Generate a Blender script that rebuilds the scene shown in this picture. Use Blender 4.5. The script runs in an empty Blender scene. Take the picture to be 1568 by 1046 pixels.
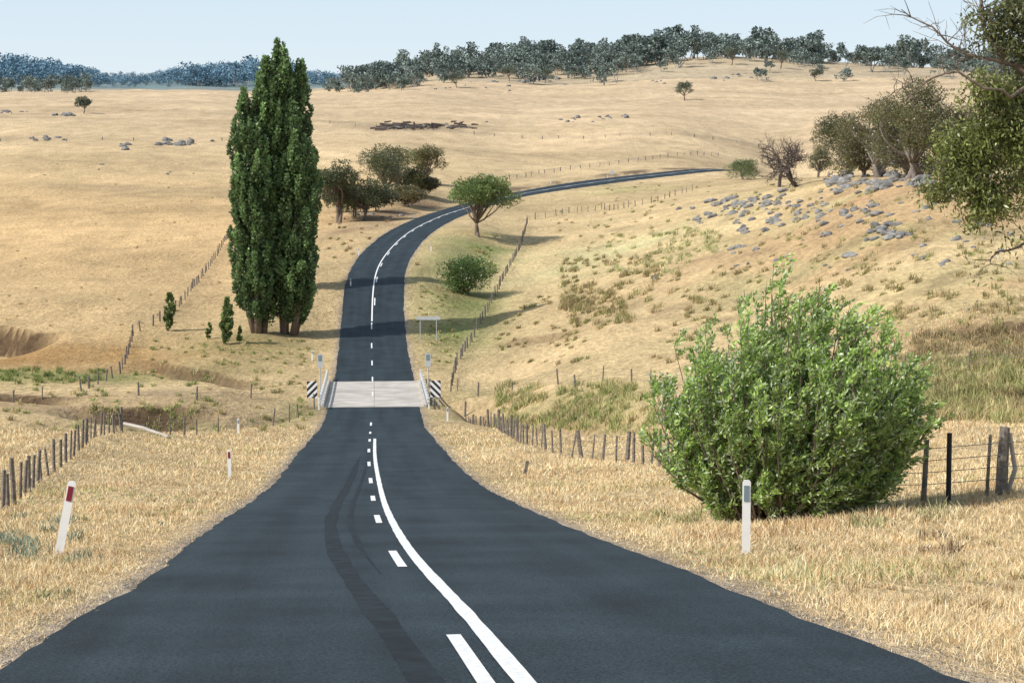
import bpy, math, random, numpy as np
from mathutils import Vector, noise
rng=np.random.default_rng(7); random.seed(7)
FPX=65/36*1568; PIT=math.atan(223/FPX); cp,sp=math.cos(PIT),math.sin(PIT)
scene=bpy.context.scene
def P(px,py,Y):
    a=(px-784)/FPX; b=-(py-523)/FPX
    dy=cp+b*sp; dz=-sp+b*cp; t=Y/dy
    return np.array([a*t,Y,dz*t])
def sstep(a,b,x):
    t=np.clip((x-a)/(b-a),0,1); return t*t*(3-2*t)
def vn(x,y,sc,seed=0):
    r=np.random.default_rng(seed+100); o=np.zeros_like(np.asarray(x,float)); amp=1;tot=0
    for k in range(7):
        th=r.uniform(0,6.28); f=(1+0.6*k)/sc; ph=r.uniform(0,6.28)
        w=np.sin((x*math.cos(th)+y*math.sin(th))*f+ph+1.7*np.sin((x*math.sin(th)-y*math.cos(th))*f*0.7+ph*2))
        o+=w*amp; tot+=amp; amp*=0.8
    return o/tot*1.6
# ------------------------------------------------------------ road centreline
RP=[(2.2,-40,-0.4),(1.8,-15,-0.9),(1.15,0,-1.7)]
for px,py,Y in [(770,1046,13.3),(716,969,16.6),(617,850,28),(586,790,41),(576,750,59),(569,700,83),(570,675,101),(571,650,128),(573,625,141),(573,585,162),(572,560,175),(571,500,202),(574,430,225),(585,400,243),(610,370,268),(637,350,295),(680,330,335),(705,322,360),(760,305,395),(800,297,412),(900,281,445),(1000,269,480),(1095,260,515),(1150,264,538),(1230,286,585)]:
    RP.append(tuple(P(px,py,Y)))
RP=np.array(RP)
cl=[]
ext=np.vstack([2*RP[0]-RP[1],RP,2*RP[-1]-RP[-2]])
for i in range(1,len(ext)-2):
    p0,p1,p2,p3=ext[i-1],ext[i],ext[i+1],ext[i+2]
    L=np.linalg.norm(p2-p1); t01=np.linalg.norm(p1-p0)**.5; t12=L**.5; t23=np.linalg.norm(p3-p2)**.5
    m1=(p2-p1)+t12*((p1-p0)/t01-(p2-p0)/(t01+t12)); m2=(p2-p1)+t12*((p3-p2)/t23-(p3-p1)/(t12+t23))
    n=max(2,int(L/0.5))
    for k in range(n):
        t=k/n; t2=t*t;t3=t2*t
        cl.append((2*t3-3*t2+1)*p1+(t3-2*t2+t)*m1+(-2*t3+3*t2)*p2+(t3-t2)*m2)
cl=np.array(cl)
s=np.concatenate([[0],np.cumsum(np.linalg.norm(np.diff(cl[:,:2],axis=0),axis=1))])
S=np.arange(0,s[-1],1.0)
CL=np.stack([np.interp(S,s,cl[:,k]) for k in range(3)],1)
def smooth(a,n):
    k=np.hanning(2*n+3)[1:-1]; k/=k.sum()
    return np.convolve(np.pad(a,(n,n),mode='reflect',reflect_type='odd'),k,'valid')
for k in range(3):
    near=smooth(CL[:,k],5); far=smooth(CL[:,k],16); w=sstep(60,110,S); CL[:,k]=near*(1-w)+far*w
tan=np.gradient(CL[:,:2],axis=0); tan/=np.linalg.norm(tan,axis=1)[:,None]
nrm=np.stack([-tan[:,1],tan[:,0]],1)    # left
bank=0.085*sstep(400,450,CL[:,1])
S0=float(np.interp(0,CL[:,1],S))
BS0=float(np.interp(141.5,CL[:,1],S)); BS1=float(np.interp(162,CL[:,1],S))
HWL=3.5+0.35*(1-sstep(14,28,CL[:,1])); HWR=3.5-0.25*(1-sstep(14,28,CL[:,1]))
def road_info(X,Y):
    X=np.asarray(X,float).ravel();Y=np.asarray(Y,float).ravel(); n=len(X)
    sd=np.full(n,1e3); zz=np.zeros(n); idx=np.zeros(n,int)
    for a in range(0,n,20000):
        x=X[a:a+20000].astype(np.float32); y=Y[a:a+20000].astype(np.float32)
        d=(x[:,None]-CL[None,:,0].astype(np.float32))**2+(y[:,None]-CL[None,:,1].astype(np.float32))**2
        i=d.argmin(1); dx=x-CL[i,0]; dy=y-CL[i,1]
        lat=dx*nrm[i,0]+dy*nrm[i,1]; al=dx*tan[i,0]+dy*tan[i,1]
        dist=np.sqrt(d[np.arange(len(i)),i]); sg=np.where(lat>=0,1,-1)
        sd[a:a+20000]=np.where(np.abs(al)<2,lat,sg*dist); idx[a:a+20000]=i
        j=np.clip(i+np.sign(al).astype(int),0,len(S)-1)
        zz[a:a+20000]=CL[i,2]+(CL[j,2]-CL[i,2])*np.clip(np.abs(al),0,1)
    return sd,zz+bank[idx]*np.clip(sd,-9,9),idx
# ------------------------------------------------------------ terrain control
CT=[(0,1046,12),(88,850,23.8),(352,733,54),(0,785,50),(145,670,90),(100,645,125),(0,700,78),(0,640,122),(300,650,125),(0,600,150),(300,600,150),(0,560,172),(200,560,175),(0,500,200),(205,512,192),
(420,512,192),(470,560,172),(350,440,240),(0,400,270),(200,400,268),(350,365,300),(0,300,385),(200,300,385),(0,220,540),(200,220,540),(0,180,680),(200,180,680),(0,144,950),(200,143,950),(350,143,950),
(430,300,385),(520,345,310),(500,250,500),(500,200,640),(500,160,850),(500,140,1100),(600,315,360),(650,290,400),(600,270,435),(700,270,450),(600,240,510),(600,200,650),(640,150,900),(800,265,480),(800,240,560),(800,200,680),(800,160,880),(800,125,1150),
(640,117,1400),(700,108,1400),(800,102,1400),(900,99,1400),(1000,93,1400),(1060,89,1400),(1150,88,1400),(1250,94,1400),(1400,103,1400),(1568,110,1400),
(900,190,700),(900,150,950),(900,118,1200),(1060,110,1200),(1060,140,980),(1060,175,780),(1060,215,640),(1060,243,560),(1250,120,1150),(1250,160,900),(1250,200,700),(1400,130,1050),(1400,180,750),(1400,225,560),(1568,150,950),(1568,200,650),
(0,150,1500),(300,149,1500),(500,143,1500),(0,122,3000),(200,122,3000),(350,125,3000),(500,125,3000),(700,135,3000),(1000,135,3000),(1568,135,3000),(0,150,6500),(700,150,6500),(1568,150,6500),(640,128,1900),(900,118,1900),(1200,116,1900),(1568,125,1900),
(1142,848,25),(1200,795,30.5),(1450,775,34),(1568,752,38),(1568,900,19.5),(1568,1046,12.6),(1440,660,66),(1500,600,90),(1500,550,105),(1500,480,121),(1500,400,142),(1500,330,168),(1480,275,195),(1500,290,265),(1500,268,360),
(1250,700,60),(1200,625,99),(1200,560,124),(1200,480,150),(1200,400,181),(1200,340,216),(1220,287,255),(1200,292,330),(1200,272,420),(1350,278,220),(1000,640,112),(950,600,135),(900,540,161),(900,450,205),(900,380,262),(950,330,318),(1050,300,345),(1080,288,390),
(720,660,115),(850,705,84),(850,740,62),(1000,722,60),(1000,800,36),(760,610,148),(700,560,175),(700,500,204),(760,450,226),(800,370,290),(740,362,292),(810,335,330),(920,318,355),(850,300,400)]
pts=[P(*c) for c in CT]
ex=[]
for c,p in zip(CT,pts):
    if abs(c[0]-784)>650: ex.append(np.array([p[0]*2.4,p[1],p[2]]))
pts+=ex
for i in range(0,len(S),14): pts.append(CL[i].copy())
for X,Y,Z in [(-14,0,-1.5),(14,0,-1.3),(-14,-20,-0.6),(14,-20,-0.3),(-30,10,-2.5),(30,10,-2.0),(-60,40,-6),(60,40,-5)]: pts.append(np.array([X,Y,Z],float))
pts=np.array(pts)
def ab(X,Y): return X/(Y+60)*7, np.log(Y+60)*1.5
def tps(r2): return 0.5*r2*np.log(r2+1e-12)
A_,B_=ab(pts[:,0],pts[:,1]); q=(pts[:,2]+1.65)/(pts[:,1]+60)
n=len(pts); K=tps((A_[:,None]-A_)**2+(B_[:,None]-B_)**2)+np.eye(n)*0.002
M=np.zeros((n+3,n+3)); M[:n,:n]=K; M[:n,n]=1;M[:n,n+1]=A_;M[:n,n+2]=B_;M[n,:n]=1;M[n+1,:n]=A_;M[n+2,:n]=B_
wts=np.linalg.solve(M,np.concatenate([q,[0,0,0]]))
def Hrbf(X,Y):
    a,b=ab(X,Y); o=np.zeros(len(X))
    for k in range(0,len(X),20000):
        r2=(a[k:k+20000,None]-A_)**2+(b[k:k+20000,None]-B_)**2
        o[k:k+20000]=tps(r2)@wts[:n]+wts[n]+wts[n+1]*a[k:k+20000]+wts[n+2]*b[k:k+20000]
    return o*(Y+60)-1.65
CREEK=np.array([P(*c)[:2] for c in [(-600,640,118),(-100,640,122),(100,645,122),(300,643,130),(450,633,141),(575,605,152),(700,612,150),(850,625,130),(1000,640,112),(1200,625,100),(1450,600,92),(1650,590,90),(2300,590,88)]])
cc=[]
for a,b in zip(CREEK[:-1],CREEK[1:]):
    m=int(np.linalg.norm(b-a)); cc+= [a+(b-a)*k/m for k in range(m)]
cc=np.array(cc); cc[:,0]=smooth(cc[:,0],8); cc[:,1]=smooth(cc[:,1],8)
cc[:,1]+=1.5*np.sin(np.arange(len(cc))*0.22)*(np.abs(cc[:,0]+11)>9)
def creek_d(X,Y):
    o=np.full(len(X),1e3); m=np.where((Y>60)&(Y<190))[0]
    for k in range(0,len(m),20000):
        ii=m[k:k+20000]
        o[ii]=np.sqrt(((X[ii,None]-cc[:,0])**2+(Y[ii,None]-cc[:,1])**2).min(1))
    return o
NR,NC=680,420
cgrid=np.linspace(-1,1,NC); sg=0.30*cgrid+0.40*cgrid**3
tt_=np.linspace(math.log(13),math.log(7000),4000); dn=1+1.6*np.exp(-((np.exp(tt_)-25-165)/55)**2); cum=np.cumsum(dn); cum=(cum-cum[0])/(cum[-1]-cum[0])
tg=np.interp(np.linspace(0,1,NR),cum,tt_)
YY=np.exp(tg)-25
XX=(sg[None,:]*(YY[:,None]+40)); Yf=np.repeat(YY[:,None],NC,1)
Xr,Yr=XX.ravel(),Yf.ravel()
Z=Hrbf(Xr,Yr)
cd=creek_d(Xr,Yr)
nz=np.array([noise.noise((x*0.35,y*0.35,0))*0.07+noise.noise((x*0.07,y*0.07,3))*min(0.7,0.03+abs(y)*0.0035)+noise.noise((x*0.012,y*0.012,7))*min(3.0,abs(y)*0.003)*(1 if y>350 else 0.2) for x,y in zip(Xr,Yr)])
sd,zr,ri=road_info(Xr,Yr)
inb=sstep(BS0+1.0,BS0+3,S[ri].astype(float))*(1-sstep(BS1-3,BS1-1.0,S[ri].astype(float)))
w=sstep(4.6,15,np.abs(sd)); wn=sstep(3.6,9,np.abs(sd))
dip=0.16*(1-sstep(2.6,3.7,np.abs(sd)))
zroad=zr-dip-0.03*sstep(3.4,5,np.abs(sd))
Zf=zroad*(1-w)+Z*w+nz*wn
carve=2.0*np.exp(-(cd/3.2)**2)+0.5*np.exp(-(cd/8)**2)
keep=np.where(np.abs(sd)<9,inb+(1-inb)*sstep(5,9,np.abs(sd)),1)
Zf-=carve*keep
scar_shade_w=np.zeros(len(Xr))
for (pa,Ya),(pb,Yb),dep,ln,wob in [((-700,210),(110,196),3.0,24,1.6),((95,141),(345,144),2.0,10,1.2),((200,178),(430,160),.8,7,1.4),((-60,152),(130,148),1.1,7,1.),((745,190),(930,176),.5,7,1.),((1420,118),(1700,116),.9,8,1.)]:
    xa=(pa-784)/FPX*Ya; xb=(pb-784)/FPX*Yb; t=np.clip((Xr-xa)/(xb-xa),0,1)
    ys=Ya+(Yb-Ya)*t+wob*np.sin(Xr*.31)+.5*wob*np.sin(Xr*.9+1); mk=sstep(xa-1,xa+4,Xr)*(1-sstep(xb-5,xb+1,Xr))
    d=ys-Yr; Zf-=dep*mk*sstep(0,1.6,d)*(1-sstep(4,ln,d)); scar_shade_w=np.maximum(scar_shade_w,min(1,dep)*mk*sstep(-1.0,.3,d)*(1-sstep(1.8,3.6,d)))
ZG=Zf.reshape(NR,NC)
def gz(X,Y):
    X=np.asarray(X,float);Y=np.asarray(Y,float)
    t=np.interp(np.log(Y+25),tg,np.arange(NR)); t=np.clip(t,0,NR-1.001)
    c=np.interp(X/(Y+40),sg,np.arange(NC)); c=np.clip(c,0,NC-1.001)
    i=t.astype(int);j=c.astype(int);a=t-i;b=c-j
    return ZG[i,j]*(1-a)*(1-b)+ZG[i+1,j]*a*(1-b)+ZG[i,j+1]*(1-a)*b+ZG[i+1,j+1]*a*b
_ys=np.exp(np.linspace(math.log(9),math.log(3500),2500))
def gh(px,py,ymin=9):
    d=P(px,py,1.0); ys=_ys[_ys>ymin]; z=gz(d[0]*ys,ys); df=d[2]*ys-z
    k=np.where(df<=0)[0]
    k=k[0] if len(k) else int((df/ys).argmin())
    y=ys[k]; x=d[0]*y
    return np.array([x,y,float(gz(x,y))])
# ------------------------------------------------------------ materials
def mat(name):
    m=bpy.data.materials.new(name); m.use_nodes=True; nt=m.node_tree
    return m,nt,nt.nodes['Principled BSDF'],nt.nodes['Material Output']
def N(nt,t,**k):
    n=nt.nodes.new(t)
    for a,b in k.items():
        if a in n.inputs: n.inputs[a].default_value=b
        else: setattr(n,a,b)
    return n
def simple(name,col,rough=.7,var=.15,scale=8,bump=0.2,metal=0):
    m,nt,b,o=mat(name); b.inputs['Roughness'].default_value=rough; b.inputs['Metallic'].default_value=metal
    tc=N(nt,'ShaderNodeTexCoord'); no=N(nt,'ShaderNodeTexNoise',Scale=scale,Detail=4.0); nt.links.new(tc.outputs['Object'],no.inputs['Vector'])
    r=N(nt,'ShaderNodeValToRGB'); r.color_ramp.elements[0].position=.3; r.color_ramp.elements[1].position=.7
    r.color_ramp.elements[0].color=(*[c*(1-var) for c in col],1); r.color_ramp.elements[1].color=(*[min(.9,c*(1+var)) for c in col],1)
    nt.links.new(no.outputs['Fac'],r.inputs['Fac']); nt.links.new(r.outputs['Color'],b.inputs['Base Color'])
    if bump:
        bp=N(nt,'ShaderNodeBump',Strength=bump,Distance=.02); nt.links.new(no.outputs['Fac'],bp.inputs['Height']); nt.links.new(bp.outputs['Normal'],b.inputs['Normal'])
    return m
def leafmat(name,trans=.3,rough=.5,spec=.4):
    m,nt,b,o=mat(name); a=N(nt,'ShaderNodeAttribute',attribute_name='col')
    nt.links.new(a.outputs['Color'],b.inputs['Base Color']); b.inputs['Roughness'].default_value=rough
    b.inputs['Specular IOR Level'].default_value=spec
    if spec==0:
        d=N(nt,'ShaderNodeBsdfDiffuse'); nt.links.new(a.outputs['Color'],d.inputs['Color']); nt.links.new(d.outputs[0],o.inputs['Surface']); return m
    if trans>0:
        t=N(nt,'ShaderNodeBsdfTranslucent'); nt.links.new(a.outputs['Color'],t.inputs['Color'])
        x=N(nt,'ShaderNodeMixShader',Fac=trans); nt.links.new(b.outputs[0],x.inputs[1]); nt.links.new(t.outputs[0],x.inputs[2]); nt.links.new(x.outputs[0],o.inputs['Surface'])
    return m
M_leaf=leafmat('leaf',.35,.38,.6); M_grass=leafmat('dry_grass_blade',0,.8,0); M_far=leafmat('distant_leaf',0,.9,0)
M_bark=simple('bark',(.16,.12,.09),.9,.4,6,.6); M_barkg=simple('grey_bark',(.20,.17,.15),.9,.4,6,.5); M_dk=simple('dark_bark',(.09,.07,.06),.9,.4,6,.5)
M_post=simple('weathered_timber',(.17,.145,.12),.9,.45,9,.5); M_white=simple('white_paint',(.8,.8,.78),.5,.05,5,.05)
M_line=simple('road_paint',(.76,.76,.74),.6,.16,14,.1); M_red=simple('red_reflector',(.20,.015,.03),.35,.1,5,0)
M_grey=simple('grey_reflector',(.18,.24,.27),.35,.1,5,0); M_wire=simple('fence_wire',(.25,.24,.23),.6,.2,5,0,.4)
M_steel=simple('galvanised_steel',(.52,.54,.55),.5,.1,4,.05,.2); M_conc=simple('concrete',(.46,.425,.37),.85,.22,.7,.3)
M_rock=simple('granite',(.20,.195,.185),.9,.55,1.5,.6); M_dark=simple('dark_rubber',(.022,.023,.025),.8,.2,2,.1)
M_dead=simple('dead_wood',(.42,.38,.33),.9,.2,5,.4)
# ground
m,nt,b,o=mat('dry_paddock_ground'); M_ground=m
b.inputs['Roughness'].default_value=.95; b.inputs['Specular IOR Level'].default_value=.05
at=N(nt,'ShaderNodeAttribute',attribute_name='col'); tc=N(nt,'ShaderNodeTexCoord')
cur=at.outputs['Color']; hs=[]
for sc,lo,hi,st,det in [(.2,.74,1.15,(1,.5,1),5),(2.0,.60,1.2,(1,.5,1),5),(13,.72,1.25,(1,1,1),2)]:
    mp=N(nt,'ShaderNodeMapping'); mp.inputs['Scale'].default_value=st; nt.links.new(tc.outputs['Object'],mp.inputs['Vector'])
    no=N(nt,'ShaderNodeTexNoise',Scale=sc,Detail=float(det),Roughness=.7); nt.links.new(mp.outputs['Vector'],no.inputs['Vector'])
    mr=N(nt,'ShaderNodeMapRange'); mr.inputs[1].default_value=.3; mr.inputs[2].default_value=.7; mr.inputs[3].default_value=lo; mr.inputs[4].default_value=hi
    nt.links.new(no.outputs['Fac'],mr.inputs[0])
    vm=N(nt,'ShaderNodeVectorMath',operation='SCALE'); nt.links.new(cur,vm.inputs[0]); nt.links.new(mr.outputs[0],vm.inputs['Scale']); cur=vm.outputs[0]; hs.append(no.outputs['Fac'])
nt.links.new(cur,b.inputs['Base Color'])
bp=N(nt,'ShaderNodeBump',Strength=.9,Distance=.35); nt.links.new(hs[1],bp.inputs['Height'])
nt.links.new(bp.outputs[0],b.inputs['Normal'])
# asphalt
m,nt,b,o=mat('asphalt'); M_asph=m
b.inputs['Roughness'].default_value=.75; b.inputs['Specular IOR Level'].default_value=.22
uv=N(nt,'ShaderNodeUVMap'); tc=N(nt,'ShaderNodeTexCoord')
mp=N(nt,'ShaderNodeMapping'); mp.inputs['Scale'].default_value=(1.1,.045,1); nt.links.new(uv.outputs[0],mp.inputs[0])
n1=N(nt,'ShaderNodeTexNoise',Scale=1.0,Detail=4.0); nt.links.new(mp.outputs[0],n1.inputs['Vector'])
n2=N(nt,'ShaderNodeTexNoise',Scale=38.0,Detail=2.0,Roughness=.7); nt.links.new(tc.outputs['Object'],n2.inputs['Vector'])
n3=N(nt,'ShaderNodeTexNoise',Scale=.5,Detail=5.0); nt.links.new(tc.outputs['Object'],n3.inputs['Vector'])
ma=N(nt,'ShaderNodeMath',operation='ADD'); nt.links.new(n1.outputs['Fac'],ma.inputs[0]); nt.links.new(n3.outputs['Fac'],ma.inputs[1])
mr=N(nt,'ShaderNodeMapRange'); mr.inputs[1].default_value=.75; mr.inputs[2].default_value=1.25; mr.inputs[3].default_value=.62; mr.inputs[4].default_value=1.38; nt.links.new(ma.outputs[0],mr.inputs[0])
mr2=N(nt,'ShaderNodeMapRange'); mr2.inputs[1].default_value=.3; mr2.inputs[2].default_value=.7; mr2.inputs[3].default_value=.1; mr2.inputs[4].default_value=2.1; nt.links.new(n2.outputs['Fac'],mr2.inputs[0])
mm=N(nt,'ShaderNodeMath',operation='MULTIPLY'); nt.links.new(mr.outputs[0],mm.inputs[0]); nt.links.new(mr2.outputs[0],mm.inputs[1])
vm=N(nt,'ShaderNodeVectorMath',operation='SCALE'); vm.inputs[0].default_value=(.020,.030,.036); nt.links.new(mm.outputs[0],vm.inputs['Scale']); nt.links.new(vm.outputs[0],b.inputs['Base Color'])
bp=N(nt,'ShaderNodeBump',Strength=.6,Distance=.012); nt.links.new(n2.outputs['Fac'],bp.inputs['Height']); nt.links.new(bp.outputs[0],b.inputs['Normal'])
# ------------------------------------------------------------ mesh helpers
def npmesh(name,V,Fc,mat_,col=None,smooth_=False):
    V=np.asarray(V,np.float32); Fc=np.asarray(Fc,np.int32); k=Fc.shape[1]
    me=bpy.data.meshes.new(name); me.vertices.add(len(V)); me.vertices.foreach_set('co',V.ravel())
    me.loops.add(Fc.size); me.loops.foreach_set('vertex_index',Fc.ravel()); me.polygons.add(len(Fc))
    me.polygons.foreach_set('loop_start',np.arange(0,Fc.size,k,dtype=np.int32))
    me.update(calc_edges=True)
    if col is not None:
        c=np.ones((len(V),4),np.float32); c[:,:3]=col
        ca=me.color_attributes.new('col','FLOAT_COLOR','POINT'); ca.data.foreach_set('color',c.ravel())
    me.materials.append(mat_)
    if smooth_: me.polygons.foreach_set('use_smooth',np.ones(len(Fc),bool))
    return me
def obj(name,me,parent=None,loc=(0,0,0)):
    ob=bpy.data.objects.new(name,me); ob.location=loc; scene.collection.objects.link(ob)
    if parent: ob.parent=parent
    return ob
def empty(name,loc=(0,0,0)):
    e=bpy.data.objects.new(name,None); e.empty_display_size=.3; e.location=loc; scene.collection.objects.link(e); return e
class MB:
    def __init__(s): s.v=[];s.f=[];s.m=[];s.mats=[]
    def mi(s,m):
        if m not in s.mats: s.mats.append(m)
        return s.mats.index(m)
    def add(s,v,f,m):
        o=len(s.v); s.v+= [tuple(map(float,x)) for x in v]; s.f+=[tuple(i+o for i in x) for x in f]; s.m+=[s.mi(m)]*len(f)
    def tube(s,path,rad,m,sides=6,cap=True):
        path=np.asarray(path,float); n_=len(path); v=[];f=[]
        T=np.gradient(path,axis=0); T/=np.linalg.norm(T,axis=1)[:,None]+1e-9
        u=np.cross(T[0],[0,0,1.]); 
        if np.linalg.norm(u)<.1: u=np.cross(T[0],[1.,0,0])
        for i in range(n_):
            u=u-T[i]*u.dot(T[i]); u/=np.linalg.norm(u)+1e-9; w_=np.cross(T[i],u)
            for k in range(sides):
                a=2*math.pi*k/sides; v.append(path[i]+rad[i]*(math.cos(a)*u+math.sin(a)*w_))
        for i in range(n_-1):
            for k in range(sides):
                k2=(k+1)%sides; f.append((i*sides+k,i*sides+k2,(i+1)*sides+k2,(i+1)*sides+k))
        if cap: f.append(tuple((n_-1)*sides+k for k in range(sides))); f.append(tuple(reversed(range(sides))))
        s.add(v,f,m)
    def box(s,c,size,m,R=None,bev=0):
        x,y,z=[a/2 for a in size]
        v=np.array([(i*x,j*y,k*z) for k in(-1,1) for j in(-1,1) for i in(-1,1)],float)
        if R is not None: v=v@np.array(R).T
        v=v+np.asarray(c)
        s.add(v,[(0,2,3,1),(4,5,7,6),(0,1,5,4),(2,6,7,3),(0,4,6,2),(1,3,7,5)],m)
    def mesh(s,name,smooth_=False):
        me=bpy.data.meshes.new(name); me.from_pydata(s.v,[],s.f)
        for m in s.mats: me.materials.append(m)
        me.polygons.foreach_set('material_index',s.m)
        if smooth_: me.polygons.foreach_set('use_smooth',[True]*len(s.f))
        me.update(); return me
# ------------------------------------------------------------ ground sheet
straw=np.array([.64,.48,.26])
C=np.tile(straw,(len(Xr),1))
def mixc(C,col,w): w=np.clip(w,0,1)[:,None]; return C*(1-w)+np.array(col)*w
far=sstep(250,900,Yr); C=mixc(C,(.65,.495,.315),far)
C=mixc(C,(.66,.45,.225),.85*np.exp(-((Yr-310)/130)**2)*sstep(-10,-40,Xr))
def zone(C,px,py,rx,ry,col,st,sc=6):
    p=gh(px,py); d=((Xr-p[0])/rx)**2+((Yr-p[1])/ry)**2
    return mixc(C,col,st*np.exp(-d)*(0.65+.5*vn(Xr,Yr,sc,int(px))))
green=(.25,.28,.10); brown=(.44,.29,.15)
C=mixc(C,brown,.75*sstep(10,35,Xr)*np.exp(-((Yr-150)/70)**2)*sstep(-.7,.9,vn(Xr,Yr,14,3)))
C=mixc(C,(.47,.43,.21),.65*sstep(2,18,Xr)*np.exp(-((Yr-200)/100)**2)*sstep(-.1,.9,vn(Xr,Yr,9,31)))
C=mixc(C,(.34,.25,.14),.6*sstep(2,18,Xr)*np.exp(-((Yr-200)/110)**2)*sstep(.15,.9,vn(Xr,Yr,3.2,32)))
C=mixc(C,green,(.75*np.exp(-(cd/7)**2)*sstep(-.3,.7,vn(Xr,Yr,5,5))))
C=mixc(C,(.24,.16,.09),.7*np.exp(-(cd/2.5)**2))
C=mixc(C,(.46,.36,.20),.6*sstep(4,8,np.abs(sd))*(1-sstep(12,18,np.abs(sd)))*sstep(165,185,Yr)*(1-sstep(360,400,Yr))*sstep(-.6,.5,vn(Xr,Yr,6,8)))
for z_ in [(705,500,5,16,green,.95),(720,460,5,18,green,.9),(740,380,7,25,green,.9),(690,395,5,20,green,.7),(650,430,2.5,20,green,.5),(300,545,9,14,(.32,.27,.12),.8),(430,530,9,10,(.3,.25,.11),.9),(110,545,13,12,(.42,.25,.10),1.1),(10,550,13,12,(.42,.25,.10),1.1),(960,290,12,18,(.4,.38,.15),.9),(950,385,16,24,(.58,.54,.28),.8),(700,500,3,40,(.3,.3,.12),.5),(40,578,9,5,green,1.),(140,578,7,4,green,1.),
    (60,625,16,6,(.36,.25,.15),.8),(100,660,14,9,(.33,.24,.15),.7),(250,605,10,4,(.36,.26,.16),.6),(1500,620,9,9,green,.7),(1300,610,12,9,green,.6),(1300,310,20,25,(.48,.31,.17),.8),(600,335,7,30,(.33,.22,.13),.9),(540,345,5,25,(.33,.22,.13),.9),(610,196,14,9,(.26,.19,.12),.9),(700,193,10,6,(.30,.22,.14),.8),(600,195,40,18,(.46,.35,.22),.6),(360,560,7,8,(.36,.28,.13),.6),(40,176,25,8,(.30,.22,.14),.7)]: C=zone(C,*z_)
C=mixc(C,(.10,.065,.04),.95*scar_shade_w)  # dark soil on the scarp faces, with the lip's shadow painted into the colour
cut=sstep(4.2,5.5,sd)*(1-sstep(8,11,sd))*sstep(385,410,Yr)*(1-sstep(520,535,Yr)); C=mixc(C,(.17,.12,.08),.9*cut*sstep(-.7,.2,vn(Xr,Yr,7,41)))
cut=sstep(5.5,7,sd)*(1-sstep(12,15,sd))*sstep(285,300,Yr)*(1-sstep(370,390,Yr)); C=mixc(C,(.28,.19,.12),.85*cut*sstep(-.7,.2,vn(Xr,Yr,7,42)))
edr=np.abs(sd)-np.where(sd>0,HWL[ri],HWR[ri])
C=mixc(C,(.44,.35,.24),.7*np.exp(-(edr/.55)**2)); C=mixc(C,(.32,.28,.24),.5*(edr<.2))
farw=(Yr>1120)&(Yr<1750)&(Xr>-60); C=mixc(C,(.46,.39,.27),.6*farw)
C=mixc(C,(.20,.27,.27),1.0*sstep(1800,2300,Yr))  # forested ground far off, aerial haze painted in as blue
C*= (1+.10*vn(Xr,Yr*.8,25,11))[:,None]
C*= (1+.11*sstep(180,350,Yr)*vn(Xr*.16,Yr*.9,16,13))[:,None]
C=mixc(C,(.44,.33,.19),.5*sstep(220,400,Yr)*(Yr<1500)*sstep(.55,.95,vn(Xr*.2,Yr,13,14)))
C=np.clip(C,.02,.8)
ii=np.arange(NR*NC).reshape(NR,NC)
Fg=np.stack([ii[:-1,:-1],ii[:-1,1:],ii[1:,1:],ii[1:,:-1]],-1).reshape(-1,4)
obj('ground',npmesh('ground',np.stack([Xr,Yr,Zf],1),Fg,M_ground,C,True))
# ------------------------------------------------------------ road
def strip(name,arc,offs,dz,mat_,ragged=0):
    x=np.interp(arc,S,CL[:,0]);y=np.interp(arc,S,CL[:,1]);z=np.interp(arc,S,CL[:,2])
    nx=np.interp(arc,S,nrm[:,0]);ny=np.interp(arc,S,nrm[:,1]);bk=np.interp(arc,S,bank)
    k=offs.shape[1]; n_=len(arc)
    V=np.stack([x[:,None]+nx[:,None]*offs,y[:,None]+ny[:,None]*offs,z[:,None]+bk[:,None]*offs+dz+0*offs],-1).reshape(-1,3)
    I=np.arange(n_*k).reshape(n_,k); Fq=np.stack([I[:-1,:-1],I[1:,:-1],I[1:,1:],I[:-1,1:]],-1).reshape(-1,4)
    me=npmesh(name,V,Fq,mat_,None,True)
    ul=me.uv_layers.new(name='UVMap'); uvv=np.stack([offs,np.repeat(arc[:,None],k,1)],-1).reshape(-1,2)[Fq.ravel()]
    ul.data.foreach_set('uv',uvv.astype(np.float32).ravel())
    return me
road=empty('country_road')
arc=np.arange(5,S[-1]-1,.25)
hl=np.interp(arc,S,HWL); hr=np.interp(arc,S,HWR)
el=hl+.05*vn(arc,arc*0,.8,1)+.06*vn(arc,arc*0,5,2); er=hr+.05*vn(arc,arc*0,.8,3)+.06*vn(arc,arc*0,5,4)
base=np.array([1,.97,.6,.2,-.2,-.6,-.97,-1])
offs=np.where(base[None,:]>0,base*el[:,None],base*er[:,None])
obj('asphalt_surface',strip('asphalt',arc,offs,.012,M_asph),road)
def line(name,a0,a1,off,wd,step=.5,dz=.022,m=M_line):
    a=np.linspace(a0,a1,max(2,int((a1-a0)/step))); o_=off(a) if callable(off) else np.full(len(a),off); wd=wd(a) if callable(wd) else wd
    return strip(name,a,np.stack([o_+wd/2,o_-wd/2],1),dz,m)
aY=lambda Y: float(np.interp(Y,CL[:,1],S))
obj('solid_line',line('l',S0-10,aY(104),-.14,lambda a:.155+.012*vn(a,a*0,.6,71),.2),road)
obj('solid_line_far',line('l',aY(204),S[-1]-10,.12,.16),road)
a=aY(12.8)-25
while a<aY(520):
    if not (aY(137)<a<aY(143)): obj('centre_dash',line('d',a,a+3.6,.14 if a<aY(200) else -.14,.13,dz=.022 if not(BS0<a<BS1) else .055),road)
    a+=12.5
def tm(a):
    return np.interp(a,[aY(8),aY(13),aY(22),aY(30),aY(38),aY(50),aY(60),aY(85)],[.40,.55,.85,1.05,1.15,1.1,.95,.5])
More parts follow.
